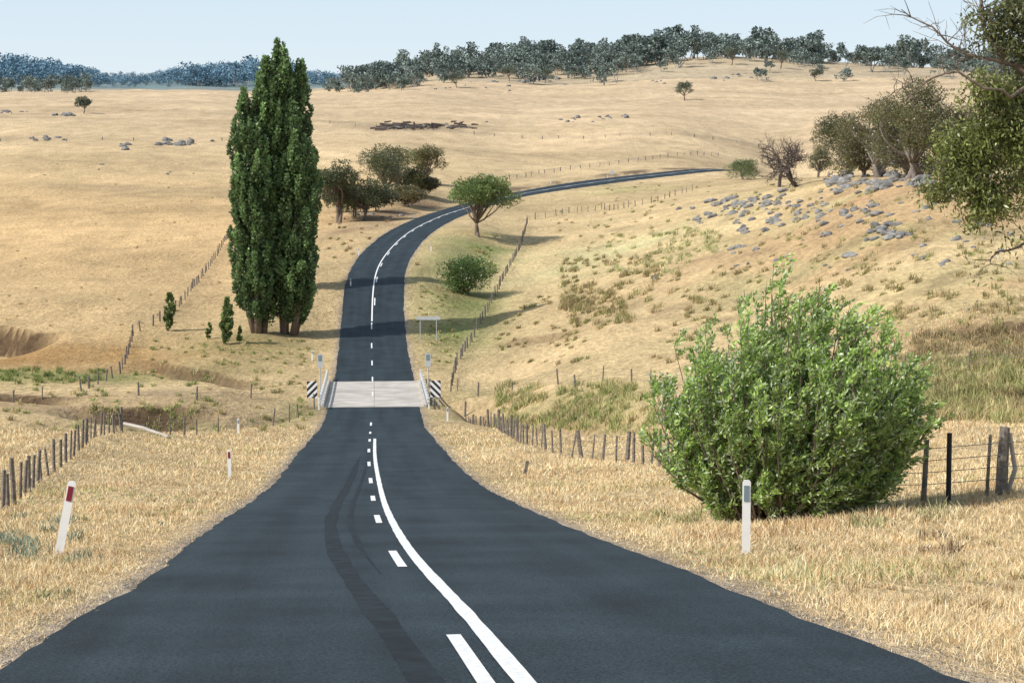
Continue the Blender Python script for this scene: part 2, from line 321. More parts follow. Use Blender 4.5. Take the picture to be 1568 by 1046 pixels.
m,nt,b,o=mat('tyre_mark'); b.inputs['Roughness'].default_value=.78; b.inputs['Specular IOR Level'].default_value=.2
tc=N(nt,'ShaderNodeTexCoord'); no=N(nt,'ShaderNodeTexNoise',Scale=3.0,Detail=8.0); nt.links.new(tc.outputs['Object'],no.inputs[0])
r=N(nt,'ShaderNodeValToRGB'); r.color_ramp.elements[0].color=(.009,.013,.016,1); r.color_ramp.elements[1].color=(.020,.029,.035,1); r.color_ramp.elements[0].position=.38; r.color_ramp.elements[1].position=.66
nt.links.new(no.outputs['Fac'],r.inputs[0]); nt.links.new(r.outputs[0],b.inputs['Base Color']); M_tyre=m
tap=lambda a0,a1,w_:(lambda a:w_*(.15+.85*sstep(a0,a0+9,a)*(1-sstep(a1-14,a1,a)))*(1+.2*vn(a,a*0,1.3,73)))
obj('tyre_mark',line('t',aY(2),aY(84),tm,tap(aY(-9),aY(84),.25),.25,dz=.017,m=M_tyre),road)
obj('tyre_mark_faint',line('t',aY(24),aY(84),lambda a:tm(a)-.42,tap(aY(24),aY(84),.11),.25,dz=.017,m=M_tyre),road)
# ------------------------------------------------------------ bridge
def RPt(a,off,dz=0):
    x=np.interp(a,S,CL[:,0]);y=np.interp(a,S,CL[:,1]);z=np.interp(a,S,CL[:,2]);nx=np.interp(a,S,nrm[:,0]);ny=np.interp(a,S,nrm[:,1])
    return np.array([x+nx*off,y+ny*off,z+dz])
br=empty('concrete_bridge')
mb=MB(); BW=3.8
for k in range(4):
    a0=BS0+(BS1-BS0)*k/4+.02; a1=BS0+(BS1-BS0)*(k+1)/4-.02
    for o0,o1 in [(BW,.01),(-.01,-BW)]:
        q_=[RPt(a0,o0),RPt(a1,o0),RPt(a1,o1),RPt(a0,o1)]
        v=[p+np.array([0,0,-.6]) for p in q_]+[p+np.array([0,0,.045]) for p in q_]
        mb.add(v,[(0,1,2,3),(7,6,5,4),(0,4,5,1),(1,5,6,2),(2,6,7,3),(3,7,4,0)],M_conc)
for sgn in (1,-1):
    a0,a1=BS0,BS1
    for (o0,o1,z0,z1) in [(BW+.01,BW+.25,-.75,.2)]:
        q_=[RPt(a0,sgn*o0),RPt(a1,sgn*o0),RPt(a1,sgn*o1),RPt(a0,sgn*o1)]
        v=[p+np.array([0,0,z0]) for p in q_]+[p+np.array([0,0,z1]) for p in q_]
        mb.add(v,[(0,1,2,3),(7,6,5,4),(0,4,5,1),(1,5,6,2),(2,6,7,3),(3,7,4,0)],M_conc)
for aa in (BS0+.4,(BS0+BS1)/2,BS1-.4):
    c=RPt(aa,0,-2.0); mb.box(c,(7.8,.5,2.7),M_conc)
obj('deck',mb.mesh('deck'),br)
mb=MB()
for sgn in (1,-1):
    for k in range(11):
        aa=BS0-1.5+(BS1-BS0+3)*k/10; c=RPt(aa,sgn*(BW+.38),.3); mb.box(c,(.12,.12,1.2),M_white)
    for z0 in (.5,.8):
        mb.tube([RPt(aa,sgn*(BW+.3),z0) for aa in np.linspace(BS0-2,BS1+2,14)],[.07]*14,M_steel,6)
obj('railing',mb.mesh('railing'),br)
m,nt,b,o=mat('hazard_stripes'); b.inputs['Roughness'].default_value=.5
tc=N(nt,'ShaderNodeTexCoord'); sx=N(nt,'ShaderNodeSeparateXYZ'); nt.links.new(tc.outputs['Object'],sx.inputs[0])
ad=N(nt,'ShaderNodeMath',operation='ADD'); nt.links.new(sx.outputs[0],ad.inputs[0]); nt.links.new(sx.outputs[2],ad.inputs[1])
ml=N(nt,'ShaderNodeMath',operation='MULTIPLY'); ml.inputs[1].default_value=1.9; nt.links.new(ad.outputs[0],ml.inputs[0])
fr=N(nt,'ShaderNodeMath',operation='FRACT'); nt.links.new(ml.outputs[0],fr.inputs[0]); gt=N(nt,'ShaderNodeMath',operation='GREATER_THAN'); gt.inputs[1].default_value=.5; nt.links.new(fr.outputs[0],gt.inputs[0])
mx=N(nt,'ShaderNodeMix',data_type='RGBA'); mx.inputs[6].default_value=(.02,.02,.02,1); mx.inputs[7].default_value=(.8,.8,.8,1); nt.links.new(gt.outputs[0],mx.inputs[0]); nt.links.new(mx.outputs[2],b.inputs['Base Color']); M_haz=m
for sgn,px,flip in ((1,486,1),(-1,664,-1)):
    aa=BS0+.5; c=RPt(aa,sgn*4.75); c[2]=gz(c[0],c[1])
    top=RPt(aa,0)[2]
    e=empty('hazard_marker_sign',(c[0],c[1],top)); mb=MB(); mb.box((0,0,1.35),(.8,.03,1.3),M_haz); o1=obj('striped_board',mb.mesh('b'),e); o1.scale=(-flip,1,1)
    mb=MB(); mb.box((-.2,.06,.4),(.07,.07,3.0),M_steel); mb.box((.2,.06,.4),(.07,.07,3.0),M_steel); obj('posts',mb.mesh('p'),e)
for sgn in (1,-1):
    aa=BS0+11; c=RPt(aa,sgn*4.45)
    e=empty('width_marker_sign',(c[0],c[1],c[2])); mb=MB(); mb.box((0,0,2.75),(.46,.03,1.1),M_steel); mb.box((0,-.02,2.95),(.30,.012,.5),M_grey); obj('board',mb.mesh('b'),e)
    mb=MB(); mb.tube([(0,.05,-.7),(0,.05,3.2)],[.05,.05],M_steel,8); obj('post',mb.mesh('p'),e)
c=gh(656,522); e=empty('creek_name_sign',c); mb=MB()
mb.box((0,0,2.35),(2.5,.04,.36),M_steel); obj('board',mb.mesh('b'),e); mb=MB()
for x in (-.85,.85): mb.tube([(x,.06,-.2),(x,.06,2.55)],[.04,.04],M_steel,8)
obj('posts',mb.mesh('p'),e)
c=gh(937,278); e=empty('road_sign',c); mb=MB(); R45=[[math.cos(.785),0,math.sin(.785)],[0,1,0],[-math.sin(.785),0,math.cos(.785)]]
mb.box((0,0,2.0),(.95,.04,.95),M_steel,R45); mb.tube([(0,.06,-.2),(0,.06,2.3)],[.05,.05],M_post,6); obj('board_and_post',mb.mesh('b'),e)
def guide(px,py,h,lean,ref,s_=1.0):
    c=gh(px,py); e=empty('guide_post',c); mb=MB(); W=.055*s_;T=.02
    prof=[(-W,-.15),(W,-.15),(W,h-.03),(W*.7,h),(-W*.7,h),(-W,h-.03)]
    v=[(x,-T,z) for x,z in prof]+[(x*.8,T,z) for x,z in prof]; n_=6
    f=[tuple(reversed(range(6)))[::-1],tuple(range(11,5,-1))]+[(i,i+6,(i+1)%6+6,(i+1)%6) for i in range(6)]
    mb.add(v,f,M_white); o1=obj('post',mb.mesh('p'),e)
    mb=MB(); mb.box((0,-T-.006,h-.2),(W*1.25,.008,.24),ref); o2=obj('reflector',mb.mesh('r'),e)
    e.rotation_euler=(lean[0],lean[1],0)
guide(90,850,1.22,(0,.20),M_red,1.25); guide(352,733,1.08,(0,-.02),M_red,1.2); guide(1142,848,1.12,(0,0),M_grey,1.15); guide(685,645,1.0,(0,0.02),M_grey,1.2)
for px,py in [(632,335),(478,553),(537,440),(549,392),(660,385),(843,281),(930,274),(365,665)]: guide(px,py,1.0,(0,0),M_grey,1.3)
# ------------------------------------------------------------ fences
def fence(name,pp,spacing,h=1.15,wires=4,rad=.055,wr=.009,jit=.05,world=None,big=0):
    pts_=[gh(*p) for p in pp] if world is None else world
    pts_=np.array(pts_); d=np.concatenate([[0],np.cumsum(np.linalg.norm(np.diff(pts_[:,:2],axis=0),axis=1))])
    n_=max(2,int(d[-1]/spacing)+1); a=np.linspace(0,d[-1],n_)
    a[1:-1]+=rng.normal(0,.12*spacing,n_-2)
    x=np.interp(a,d,pts_[:,0]);y=np.interp(a,d,pts_[:,1]);z=gz(x,y)
    e=empty(name); mb=MB(); tops=[]
    for i in range(n_):
        hh=h*random.uniform(.85,1.12); r_=rad*random.uniform(.7,1.3)
        if big and i%big==0: r_*=1.6; hh*=1.12
        tl=np.array([random.gauss(0,jit),random.gauss(0,jit),1]); b0=np.array([x[i],y[i],z[i]-.2])
        mb.tube([b0,b0+tl*(hh+.2)*.5,b0+tl*(hh+.2)],[r_,r_*.92,r_*.85],M_post,6); tops.append((b0,tl))
    obj('posts',mb.mesh('posts'),e); mb=MB()
    for k in range(wires):
        zz=.2+h*.82*(k+.6)/wires; pth=[b0+tl*(zz+.2)+np.array([0,-rad,0]) for b0,tl in tops]
        mb.tube(pth,[wr]*len(pth),M_wire,3,False)
    obj('wires',mb.mesh('wires'),e)
fence('wire_fence',[(-120,880),(0,785),(60,738),(120,692),(148,668),(186,662)],1.9,big=5)
fence('wire_fence',[(186,662),(252,668),(313,664),(365,660),(410,655),(450,644),(482,628)],5,rad=.06)
fence('wire_fence',[(482,600),(430,604),(375,612),(320,615),(255,612),(190,605),(125,608),(62,615),(-30,620)],6,rad=.07)
fence('wire_fence',[(125,600),(185,572),(205,512),(240,498),(280,465),(310,425),(335,390),(352,362)],3.2,rad=.085)
fence('wire_fence',[(690,600),(700,560),(725,520),(745,482),(765,442),(788,398),(800,370),(808,338),(850,332),(920,320),(965,318),(1010,308),(1060,293)],3.0,rad=.085)
fence('wire_fence',[(712,640),(765,660),(800,680),(850,695),(900,703),(960,708),(1020,715),(1100,722)],1.7,rad=.055,big=4,jit=.08)
fence('wire_fence',[(1100,722),(1200,745),(1330,765),(1452,772),(1530,756),(1600,752),(1750,760)],2.0,h=1.2,rad=.05)
fence('wire_fence',[(700,598),(745,612),(800,600),(850,588),(890,597),(935,580),(1000,592),(1080,600),(1300,590),(1600,560)],4.5,rad=.07)
fence('wire_fence',[(-50,218),(100,218),(200,216),(340,216)],9,rad=.14,wr=.02)
fence('wire_fence',[(505,190),(640,200),(760,210),(900,214),(1100,216),(1260,216)],9,rad=.14,wr=.02)
fence('wire_fence',[(780,276),(860,262),(960,250),(1100,240)],6,rad=.12,wr=.02)
c=gh(1533,757); e=empty('strainer_post',c); mb=MB()
mb.tube([(0,0,-.3),(.02,0,.7),(.05,0,1.38)],[.13,.12,.10],M_post,9); mb.tube([(.12,.1,-.1),(.3,.1,.5),(.16,.05,1.25)],[.05,.05,.045],M_dead,6); obj('timber',mb.mesh('t'),e)
c=gh(1452,775); e=empty('fence_strainer_post',c); mb=MB(); mb.tube([(0,0,-.3),(0,0,1.45)],[.055,.05],M_dark,8); obj('timber',mb.mesh('t'),e)
c=gh(805,727); e=empty('timber_stake',c); mb=MB(); mb.box((0,0,.15),(.12,.08,.75),M_post,[[math.cos(.18),0,math.sin(.18)],[0,1,0],[-math.sin(.18),0,math.cos(.18)]]); obj('stake',mb.mesh('t'),e)
a0=gh(190,657);a1=gh(258,672); mb=MB(); mb.tube([a0+[0,0,.35],(a0+a1)/2+[0,0,.3],a1+[0,0,.1]],[.13,.12,.07],M_dead,7); obj('fallen_log',mb.mesh('log'))
mb=MB()
for k in range(60):
    g=gh(rng.choice([rng.uniform(578,672),rng.uniform(690,728)],p=[.8,.2]),rng.normal(197,2)); a=rng.uniform(-.5,.5)+(.0 if k%3 else 1.2); L=rng.uniform(2,6); d=np.array([math.cos(a),math.sin(a),rng.normal(0,.12)])*L/2; z=np.array([0,0,rng.uniform(.2,1.3)])
    mb.tube([g+z-d,g+z+d*.1+rng.normal(0,.1,3),g+z+d],[.38,.33,.2],M_dk,6)
obj('felled_log_pile',mb.mesh('logs'))
# ------------------------------------------------------------ foliage machinery
def unit(v): return v/(np.linalg.norm(v,axis=-1,keepdims=True)+1e-9)
def leaves(name,Pc,D,L,W,col,m,parent,var=.25):
    n_=len(Pc); D=unit(D); sd_=unit(np.cross(D,rng.normal(size=(n_,3)))); L=np.broadcast_to(L,n_)[:,None]; W=np.broadcast_to(W,n_)[:,None]
    up=np.cross(D,sd_)
    V=np.stack([Pc,Pc+D*L*.45+sd_*W*.5+up*W*.12,Pc+D*L,Pc+D*L*.45-sd_*W*.5+up*W*.12],1).reshape(-1,3)
    c=np.broadcast_to(col,(n_,3))*np.exp(rng.normal(0,var,(n_,1))); c=np.clip(np.repeat(c,4,0),.004,.8)
    return obj(name,npmesh(name,V,np.arange(n_*4).reshape(-1,4),m,c),parent)
def curvy(a,b,bend,n_=6,seed=None):
    a=np.asarray(a,float);b=np.asarray(b,float); L=np.linalg.norm(b-a); t=np.linspace(0,1,n_)[:,None]
    return a+(b-a)*t+np.sin(t*math.pi)*rng.normal(0,bend*L,3)+ rng.normal(0,bend*L*.25,(n_,3))*np.sin(t*math.pi)
def crown(clumps,n_,flat=.75,shell=.5,up=.3):
    clumps=np.array(clumps); pr=clumps[:,3]**2; i=rng.choice(len(clumps),n_,p=pr/pr.sum())
    d=unit(rng.normal(size=(n_,3))); r_=clumps[i,3]*(shell+(1.08-shell)*rng.random(n_)**.7)*(1+.18*np.sin(d[:,0]*7+i)+.15*np.sin(d[:,2]*9+2*i))
    p=clumps[i,:3]+d*r_[:,None]*np.array([1,1,flat]); D=unit(d+rng.normal(0,.8,(n_,3))+np.array([0,0,up])); return p,D,i
def gum(name,loc,h,wd,seed,nl=6000,ls=.35,col=(.07,.085,.035),low=.35,ncl=14,m=None,bark=None,lean=(0,0),trunks=1,flat=.7,cr=.2,forkh=.25):
    global rng; rng=np.random.default_rng(seed); m=m or M_leaf; bark=bark or M_bark
    e=empty(name,loc); mb=MB(); cl_=[]
    for k in range(ncl):
        a=rng.uniform(0,6.283); r_=wd/2*(1-cr*.9)*math.sqrt(rng.random())*.95; q_=(r_/(wd/2))
        zt=h*(1-cr*.5)*(1-.32*q_*q_); zb=h*(low+.12)
        z=zb+(zt-zb)*rng.random()**.6
        cl_.append([lean[0]*z+r_*math.cos(a),lean[1]*z+r_*math.sin(a),z,wd*cr*rng.uniform(.6,1.15)])
    tr=h*.035
    forks=[]
    for t in range(trunks):
        b0=np.array([rng.normal(0,.04*wd),rng.normal(0,.04*wd),-.4]) if trunks>1 else np.array([0,0,-.4])
        f0=np.array([lean[0]*h*forkh+rng.normal(0,.05*wd),lean[1]*h*forkh+rng.normal(0,.05*wd),h*forkh])
        mb.tube(curvy(b0,f0,.05),np.linspace(tr,tr*.7,6),bark,7); forks.append(f0)
    for c in cl_:
        f0=forks[rng.integers(len(forks))]; pth=curvy(f0,c[:3],.09,7); mb.tube(pth,np.linspace(tr*.5,tr*.08,7),bark,5)
        for j in range(3):
            tip=np.array(c[:3])+unit(rng.normal(size=3))*c[3]*.8; mb.tube(curvy(pth[5],tip,.08,4),np.linspace(tr*.12,tr*.03,4),bark,4)
    obj('trunk',mb.mesh('trunk',True),e)
    p,D,i=crown(cl_,nl,flat); tint=np.exp(rng.normal(0,.2,len(cl_)))[i][:,None]*np.array(col)*(1+.12*rng.normal(size=(nl,3))*[1,.5,.5])
    leaves('foliage',p,D,ls*rng.uniform(.6,1.3,nl),ls*.55,tint,m,e); return e
# ---- poplars
def poplar(name,loc,cols,seed,dens=7.5,ls=.36,col=(.125,.19,.075),lpb=120,tr=.4):
    """cols: (x0,y0,xtop,ztop,halfwidth,zfoot)"""
    global rng; rng=np.random.default_rng(seed); e=empty(name,loc); mb=MB(); PP=[];DD=[];CC=[]
    for (x0,y0,xt,zt,hw,zf) in cols:
        ax=lambda z:np.array([x0*min(1,.35+z/6)+(xt-x0)*z/zt+.12*hw*math.sin(z*.4+x0),y0*min(1,.35+z/6)+.1*hw*math.sin(z*.5),z])
        mb.tube([ax(z) for z in np.linspace(-.3,zt*.97,11)],np.linspace(tr,tr*.1,11),M_bark,7)
        for k in range(int(dens*zt*hw/2)):
            t=rng.random(); z0=zf+(zt-zf)*t*.93
            prof=(min(1,(t+.10)/.30)**.6)*(1-max(0,(t-.45)/.55)**2.6)**.7+.06
            a=rng.uniform(0,6.283); R=hw*prof*(rng.uniform(.62,1.16) if rng.random()<.75 else rng.uniform(.2,.8)); ln=min(zt*.12,1.6+hw*.5)*rng.uniform(.6,1.3)
            z1=min(zt*1.01,z0+ln)
            tt=np.linspace(0,1,7)[:,None]; c0=ax(z0); c1=ax(z1)
            out=np.array([math.cos(a),math.sin(a),0])
            pth=c0*(1-tt)+c1*tt+out*R*(.35+.65*np.sin(np.minimum(1,tt*1.3)*math.pi/2))*(1-.22*tt**3)
            if k%4==0: mb.tube(pth,np.linspace(.05,.012,7),M_bark,4,False)
            m_=int(lpb*(.6+R/hw*.5)); u=rng.random(m_); idx=u*5.99; i0=idx.astype(int); fr_=(idx-i0)[:,None]
            q_=pth[i0]*(1-fr_)+pth[i0+1]*fr_; rr=.48*(1-.7*u**2)*(hw/2.2)
            q_=q_+unit(rng.normal(size=(m_,3)))*(rr*rng.random(m_)**.4)[:,None]
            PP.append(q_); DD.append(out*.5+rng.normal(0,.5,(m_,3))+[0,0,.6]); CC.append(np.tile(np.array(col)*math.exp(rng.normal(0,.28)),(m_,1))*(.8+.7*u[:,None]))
    obj('trunk',mb.mesh('trunk',True),e); PP=np.vstack(PP); PP[:,2]=np.maximum(PP[:,2],.05)
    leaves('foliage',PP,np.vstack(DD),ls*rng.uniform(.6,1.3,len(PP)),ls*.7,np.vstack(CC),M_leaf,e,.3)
S19=FPX/192
def c_(px,x0px,top,hwpx,y0=0.,zf=1.6,pxt=None,base=512): return ((px-x0px)/S19,y0,((pxt or px)-x0px)/S19,(base-top)/S19,hwpx/S19,zf)
l1=gh(402,511); l2=gh(441,513)
poplar('poplar_tree',l1,[c_(377,402,140,23,-.3,2.0),c_(404,402,92,27,.8,.8,411),c_(392,402,195,27,-1.0,1.2)],11)
poplar('poplar_tree',l2,[c_(434,441,62,31,0,1.2,434),c_(461,441,92,28,.9,.8),c_(458,441,180,30,-1.3,1.2),c_(426,441,120,24,1.5,7.0)],12)
l3=gh(438,514); l3=l3+np.array([-3.0,26,0]); l3[2]=gz(l3[0],l3[1]); poplar('poplar_tree',l3,[(-1,0,-1,20,2.2,1),(1.0,0,1.0,17,2.0,1)],13,6,.5,lpb=60)
for px,py,h_,w_ in [(258,508,4.0,.48),(346,528,4.7,.6),(318,520,1.7,.25),(366,528,1.9,.22)]:
    poplar('poplar_sapling',gh(px,py),[(0,0,.15,h_,w_,.1)],int(px),60,.2,(.14,.20,.07),60,.04)
# ---- mid trees
gum('wattle_tree',gh(737,363),9.2,12.2,21,16000,.30,(.15,.21,.06),.42,26,cr=.18,flat=.6,forkh=.22,trunks=2)
gum('green_shrub',gh(718,453),4.4,6.2,22,9000,.26,(.11,.17,.05),.0,22,cr=.24,flat=.8,forkh=.1)
for px,py,h_,w_,sd_,col in [(515,342,11,9,31,(.08,.10,.045)),(560,338,8,10,32,(.10,.115,.05)),(592,312,12,12,33,(.12,.13,.06)),(655,285,9.5,8,34,(.18,.17,.07)),(635,300,5.5,7,35,(.14,.14,.06)),(540,335,6,8,36,(.085,.10,.045)),(606,300,10.5,10,37,(.15,.155,.065)),(625,318,4,7,38,(.17,.15,.07)),(575,325,4.5,8,39,(.12,.12,.06)),(520,325,6,8,40,(.12,.115,.055)),(648,300,3.5,6,28,(.13,.12,.06))]:
    gum('gum_tree',gh(px,py),h_,w_,sd_,7500,.32,col,.2,17,trunks=2)
for px,py,h_,w_ in [(128,174,6.5,6),(1048,155,9,9),(1195,106,13,11),(1250,125,9,8),(905,108,13,12),(1120,100,13,11),(870,118,11,11),(780,125,11,12),(835,128,9,10),(960,112,12,12),(700,135,9,10)]:
    gum('paddock_tree',gh(px,py),h_,w_,int(px)+5,1600,.6,(.12,.145,.10),.3,10)
for px,py,h_,w_,sd_,col,nl in [(1137,276,4.9,7.5,41,(.16,.20,.08),7000),(1255,262,7.5,6.5,42,(.15,.15,.07),6500),(1300,262,9.5,9.5,43,(.15,.15,.07),13000),(1345,262,10.5,10.5,44,(.16,.15,.07),15000),(1405,262,11,11,45,(.155,.15,.07),16000),(1440,262,9,8.5,46,(.16,.15,.07),11000),(1385,268,6,8,47,(.13,.13,.065),8000),(1320,268,5.5,7,48,(.15,.14,.065),7000),(1470,266,6,8,29,(.15,.16,.07),7000),(1520,250,8,9,49,(.15,.17,.065),6500)]:
    gum('gum_tree' if h_>5.2 else 'ridge_shrub',gh(px,max(py,272)),h_,w_,sd_,nl,.25,col,.0,26,bark=M_barkg,trunks=3,cr=.18,forkh=.15)
def rec(mb,p,d,L,r_,dep,m,spread=.75,upb=.15,grav=0):
    q_=[p]; dd=d.copy()
    for k in range(4):
        dd=unit(dd+rng.normal(0,.22,3)+np.array([0,0,upb*.3])); q_.append(q_[-1]+dd*L/4)
    mb.tube(q_,np.linspace(r_,r_*.66,5),m,6 if dep>2 else 4,False)
    if dep<=0: return
    for k in range(3 if dep>1 else 4):
        nd=unit(dd+rng.normal(0,spread,3)+np.array([0,0,upb])); st=q_[-1] if k<2 else q_[2]
        rec(mb,st,nd,L*rng.uniform(.66,.88),r_*.64,dep-1,m,spread,upb)
def bare(name,loc,L,r_,seed,dep=5,m=None,d0=(0,0,1.),spread=.75):
    global rng; rng=np.random.default_rng(seed); e=empty(name,loc); mb=MB(); rec(mb,np.array([0,0,-.3]),unit(np.array(d0)),L,r_,dep,m or M_bark,spread); obj('branches',mb.mesh('br'),e); return e
bare('dead_tree',gh(1193,287),3.2,.38,5,6,M_dk,d0=(.2,0,1)); bare('dead_tree',gh(1222,286),2.8,.30,8,5,M_dk,d0=(-.3,0,1))
# ---- foreground willow bush
def bush(name,loc,seed):
    global rng; rng=np.random.default_rng(seed); e=empty(name,loc); mb=MB(); PP=[];DD=[];CC=[]
    for k in range(250):
        a=rng.uniform(0,6.283); r_=rng.random()**.55; low=rng.random()<.34
        Hh=4.65*(1-.40*r_*r_)*rng.uniform(.68,1.04) if not low else rng.uniform(.7,2.7); 
        if k%8==0 and not low: Hh*=1.09
        if low: r_=rng.uniform(.65,1.0)
        Rx=2.75*rng.uniform(.85,1.06); zfac=1.0 if Hh>1.4 else .8
        tip=np.array([Rx*r_*math.cos(a)*zfac+.16*Hh*.4,2.0*r_*math.sin(a)*zfac,Hh]); p0=np.array([.8*r_*math.cos(a)+rng.normal(0,.15),.6*r_*math.sin(a)+rng.normal(0,.15),-.1])
        if tip[0]<0: tip[0]*=1.10
        c1=np.array([tip[0]*.85,tip[1]*.85,Hh*.42]); t=np.linspace(0,1,9)[:,None]
        pth=(1-t)**2*p0+2*t*(1-t)*c1+t*t*tip+rng.normal(0,.03,(9,3))*t
        mb.tube(pth,np.linspace(.028,.006,9),M_bark,5,False); tint=math.exp(rng.normal(0,.18))
        for j in range(16):
            u=rng.uniform(.12,1.0)**.85; ix=u*7.99; i0=int(ix); q0=pth[i0]*(1-ix+i0)+pth[i0+1]*(ix-i0)
            dr=unit(unit(pth[i0+1]-pth[i0])*.9+rng.normal(0,.42,3)+[.22,0,.4]); ln=rng.uniform(.35,.75)*(1-.25*u)
            m_=30; tt=rng.random(m_)[:,None]; q_=q0+dr*ln*tt+np.array([.12,0,-.05])*tt*tt+rng.normal(0,.02,(m_,3)); PP.append(q_)
            DD.append(dr*.8+rng.normal(0,.5,(m_,3))+[.2,0,-.05])
            base=np.array([.235,.33,.085])*tint; pale=rng.random((m_,1))<.22; CC.append(np.where(pale,np.array([.48,.55,.36]),base*(.9+.5*u)))
            if j%2==0: mb.tube([q0,q0+dr*ln*.9],[.007,.003],M_bark,3,False)
    obj('stems',mb.mesh('stems'),e); PP=np.vstack(PP); PP[:,2]=np.maximum(PP[:,2],.02)
    leaves('foliage',PP,np.vstack(DD),.115*rng.uniform(.6,1.25,len(PP)),.044,np.vstack(CC),M_leaf,e,.22)
bush('willow_bush',gh(1200,797),51)
# ---- right edge foreground tree
rng=np.random.default_rng(77)
TY=42.; bl=P(1690,700,TY); bl[2]=gz(bl[0],TY); e=empty('overhanging_tree',bl); mb=MB()
def W(px,py,dy=0): return P(px,py,TY+dy)-bl
PP=[];DD=[];CC=[]
tk=[np.array([0,0,-.4]),W(1685,560),W(1660,420),W(1665,280),W(1640,150),W(1600,80)]
mb.tube(tk,[.36,.32,.27,.23,.17,.12],M_bark,9)
def limb(pth,r0,r1,twigs,leafn,bare_=False,lr=.5,col=(.19,.215,.06)):
    pth=[W(*q_) for q_ in pth]; P_=np.array(pth); d=np.linspace(0,1,len(P_)); t=np.linspace(0,1,len(P_)*3); Q=np.stack([np.interp(t,d,P_[:,k]) for k in range(3)],1); Q[1:-1]+=rng.normal(0,.04,(len(Q)-2,3))
    mb.tube(Q,np.linspace(r0,r1,len(Q)),M_bark,6,False)
    for k in range(twigs):
        i=rng.integers(len(Q)//3,len(Q)); dr=unit(unit(Q[min(i,len(Q)-1)]-Q[i-1])*.8+rng.normal(0,.7,3)); ln=rng.uniform(.3,.9 if leafn else .9)
        tw=curvy(Q[i],Q[i]+dr*ln,.08,5); mb.tube(tw,np.linspace(.014,.004,5),M_bark,4,False)
        for j in range(3):
            d2=unit(dr+rng.normal(0,.7,3)); mb.tube([tw[2+j%3],tw[2+j%3]+d2*ln*.45],[.007,.003],M_bark,3,False)
        if leafn:
            for q9 in (tw[4],tw[2]):
                c=q9; m_=int(leafn*rng.uniform(.3,1.3)); q_=c+rng.normal(0,lr*.34,(m_,3))*[1,1,.7]; PP.append(q_); DD.append(rng.normal(0,.7,(m_,3))+[0,0,-.5]); CC.append(np.tile(np.array(col)*math.exp(rng.normal(0,.25)),(m_,1)))
limb([(1640,150),(1590,120),(1545,90),(1500,40),(1505,-20)],.11,.03,26,0)
limb([(1600,110),(1540,95),(1480,85),(1430,50),(1380,15)],.055,.01,22,0)
limb([(1600,130),(1540,150,-1),(1470,110,-1),(1400,125,-1),(1370,140)],.045,.007,14,0)
br_=(.15,.165,.065)
limb([(1640,130),(1600,60),(1570,20),(1550,-30)],.1,.04,22,75,col=br_)
limb([(1650,150),(1600,100),(1565,75),(1535,50)],.07,.02,20,80,col=br_)
limb([(1660,260),(1600,215),(1550,190),(1500,200),(1468,228)],.09,.015,40,85)
limb([(1660,300),(1600,250,1),(1540,240,1),(1485,262),(1452,288)],.08,.012,34,70)
limb([(1660,260),(1600,180,1),(1560,150,1),(1528,140)],.08,.02,26,85)
limb([(1660,280),(1620,230,1),(1580,220,1),(1560,235)],.08,.02,20,70)
limb([(1665,340),(1610,310),(1570,285),(1525,300),(1505,330)],.07,.012,26,62)
limb([(1665,420),(1620,380),(1575,372),(1520,390),(1505,410)],.06,.008,9,5)
limb([(1640,150),(1720,60),(1800,20)],.1,.03,30,70); limb([(1660,260),(1750,200),(1830,180)],.1,.03,30,70)
obj('trunk_and_branches',mb.mesh('tb',True),e); PP=np.vstack(PP)
leaves('foliage',PP,np.vstack(DD),.14*rng.uniform(.6,1.3,len(PP)),.05,np.vstack(CC),M_leaf,e,.3)
# ---- distant trees
def far_mesh(seed,col,nl=560,h=17,wd=15,low=.28):
    global rng; rng=np.random.default_rng(seed); cl_=[]
    for k in range(11):
        a=rng.uniform(0,6.28); r_=wd*.42*math.sqrt(rng.random()); cl_.append([r_*math.cos(a),r_*math.sin(a),h*(low+(.92-low)*rng.random()**.75*(1-.3*(r_/wd*2)**2)),wd*rng.uniform(.10,.2)])
    p,D,i=crown(cl_,nl,.62,.3); n_=len(p); D=unit(D); s_=unit(np.cross(D,rng.normal(size=(n_,3)))); ls=1.5*rng.uniform(.6,1.3,(n_,1))
    V=np.stack([p,p+D*ls*.5+s_*ls*.4,p+D*ls,p+D*ls*.5-s_*ls*.4],1).reshape(-1,3); c=np.array(col)*np.exp(rng.normal(0,.2,(n_,1)))*np.exp(rng.normal(0,.2,len(cl_)))[i][:,None]
    c=np.repeat(c,4,0); F4=np.arange(n_*4).reshape(-1,4)
    mb=MB(); 
    for k in range(3): mb.tube(curvy((0,0,-1.5),cl_[k*2][:3],.06,5),np.linspace(.4,.12,5),M_bark,5,False)
    tv=np.array(mb.v); tf=np.array(mb.f)+len(V)
    V=np.vstack([V,tv]); F4=np.vstack([F4,tf]); c=np.vstack([c,np.tile([.30,.30,.28],(len(tv),1))])
    return npmesh('ft%d'%seed,V,F4,M_far,c)
FM=[far_mesh(200+k,(.17,.21,.19),h=rr_[0],wd=rr_[1]) for k,rr_ in enumerate([(17,15),(20,13),(14,16),(18,20),(22,16),(12,13),(16,12)])]  # ridge trees: leaf colour lightened and blued to paint in aerial haze
FB=[far_mesh(300+k,(.16,.26,.33),400,18,22,.1) for k in range(4)]  # farthest forest: stronger blue, distance haze put into the leaf colour
ed_=empty('distant_trees'); rr=random.Random(4)
def put(mesh,x,y,sc):
    o1=obj('tree',mesh,ed_,(x,y,float(gz(x,y))-.5)); o1.rotation_euler=(0,0,rr.uniform(0,6.28)); o1.scale=(sc*rr.uniform(.85,1.3),sc*rr.uniform(.85,1.3),sc*rr.uniform(.8,1.15))
cnt=0
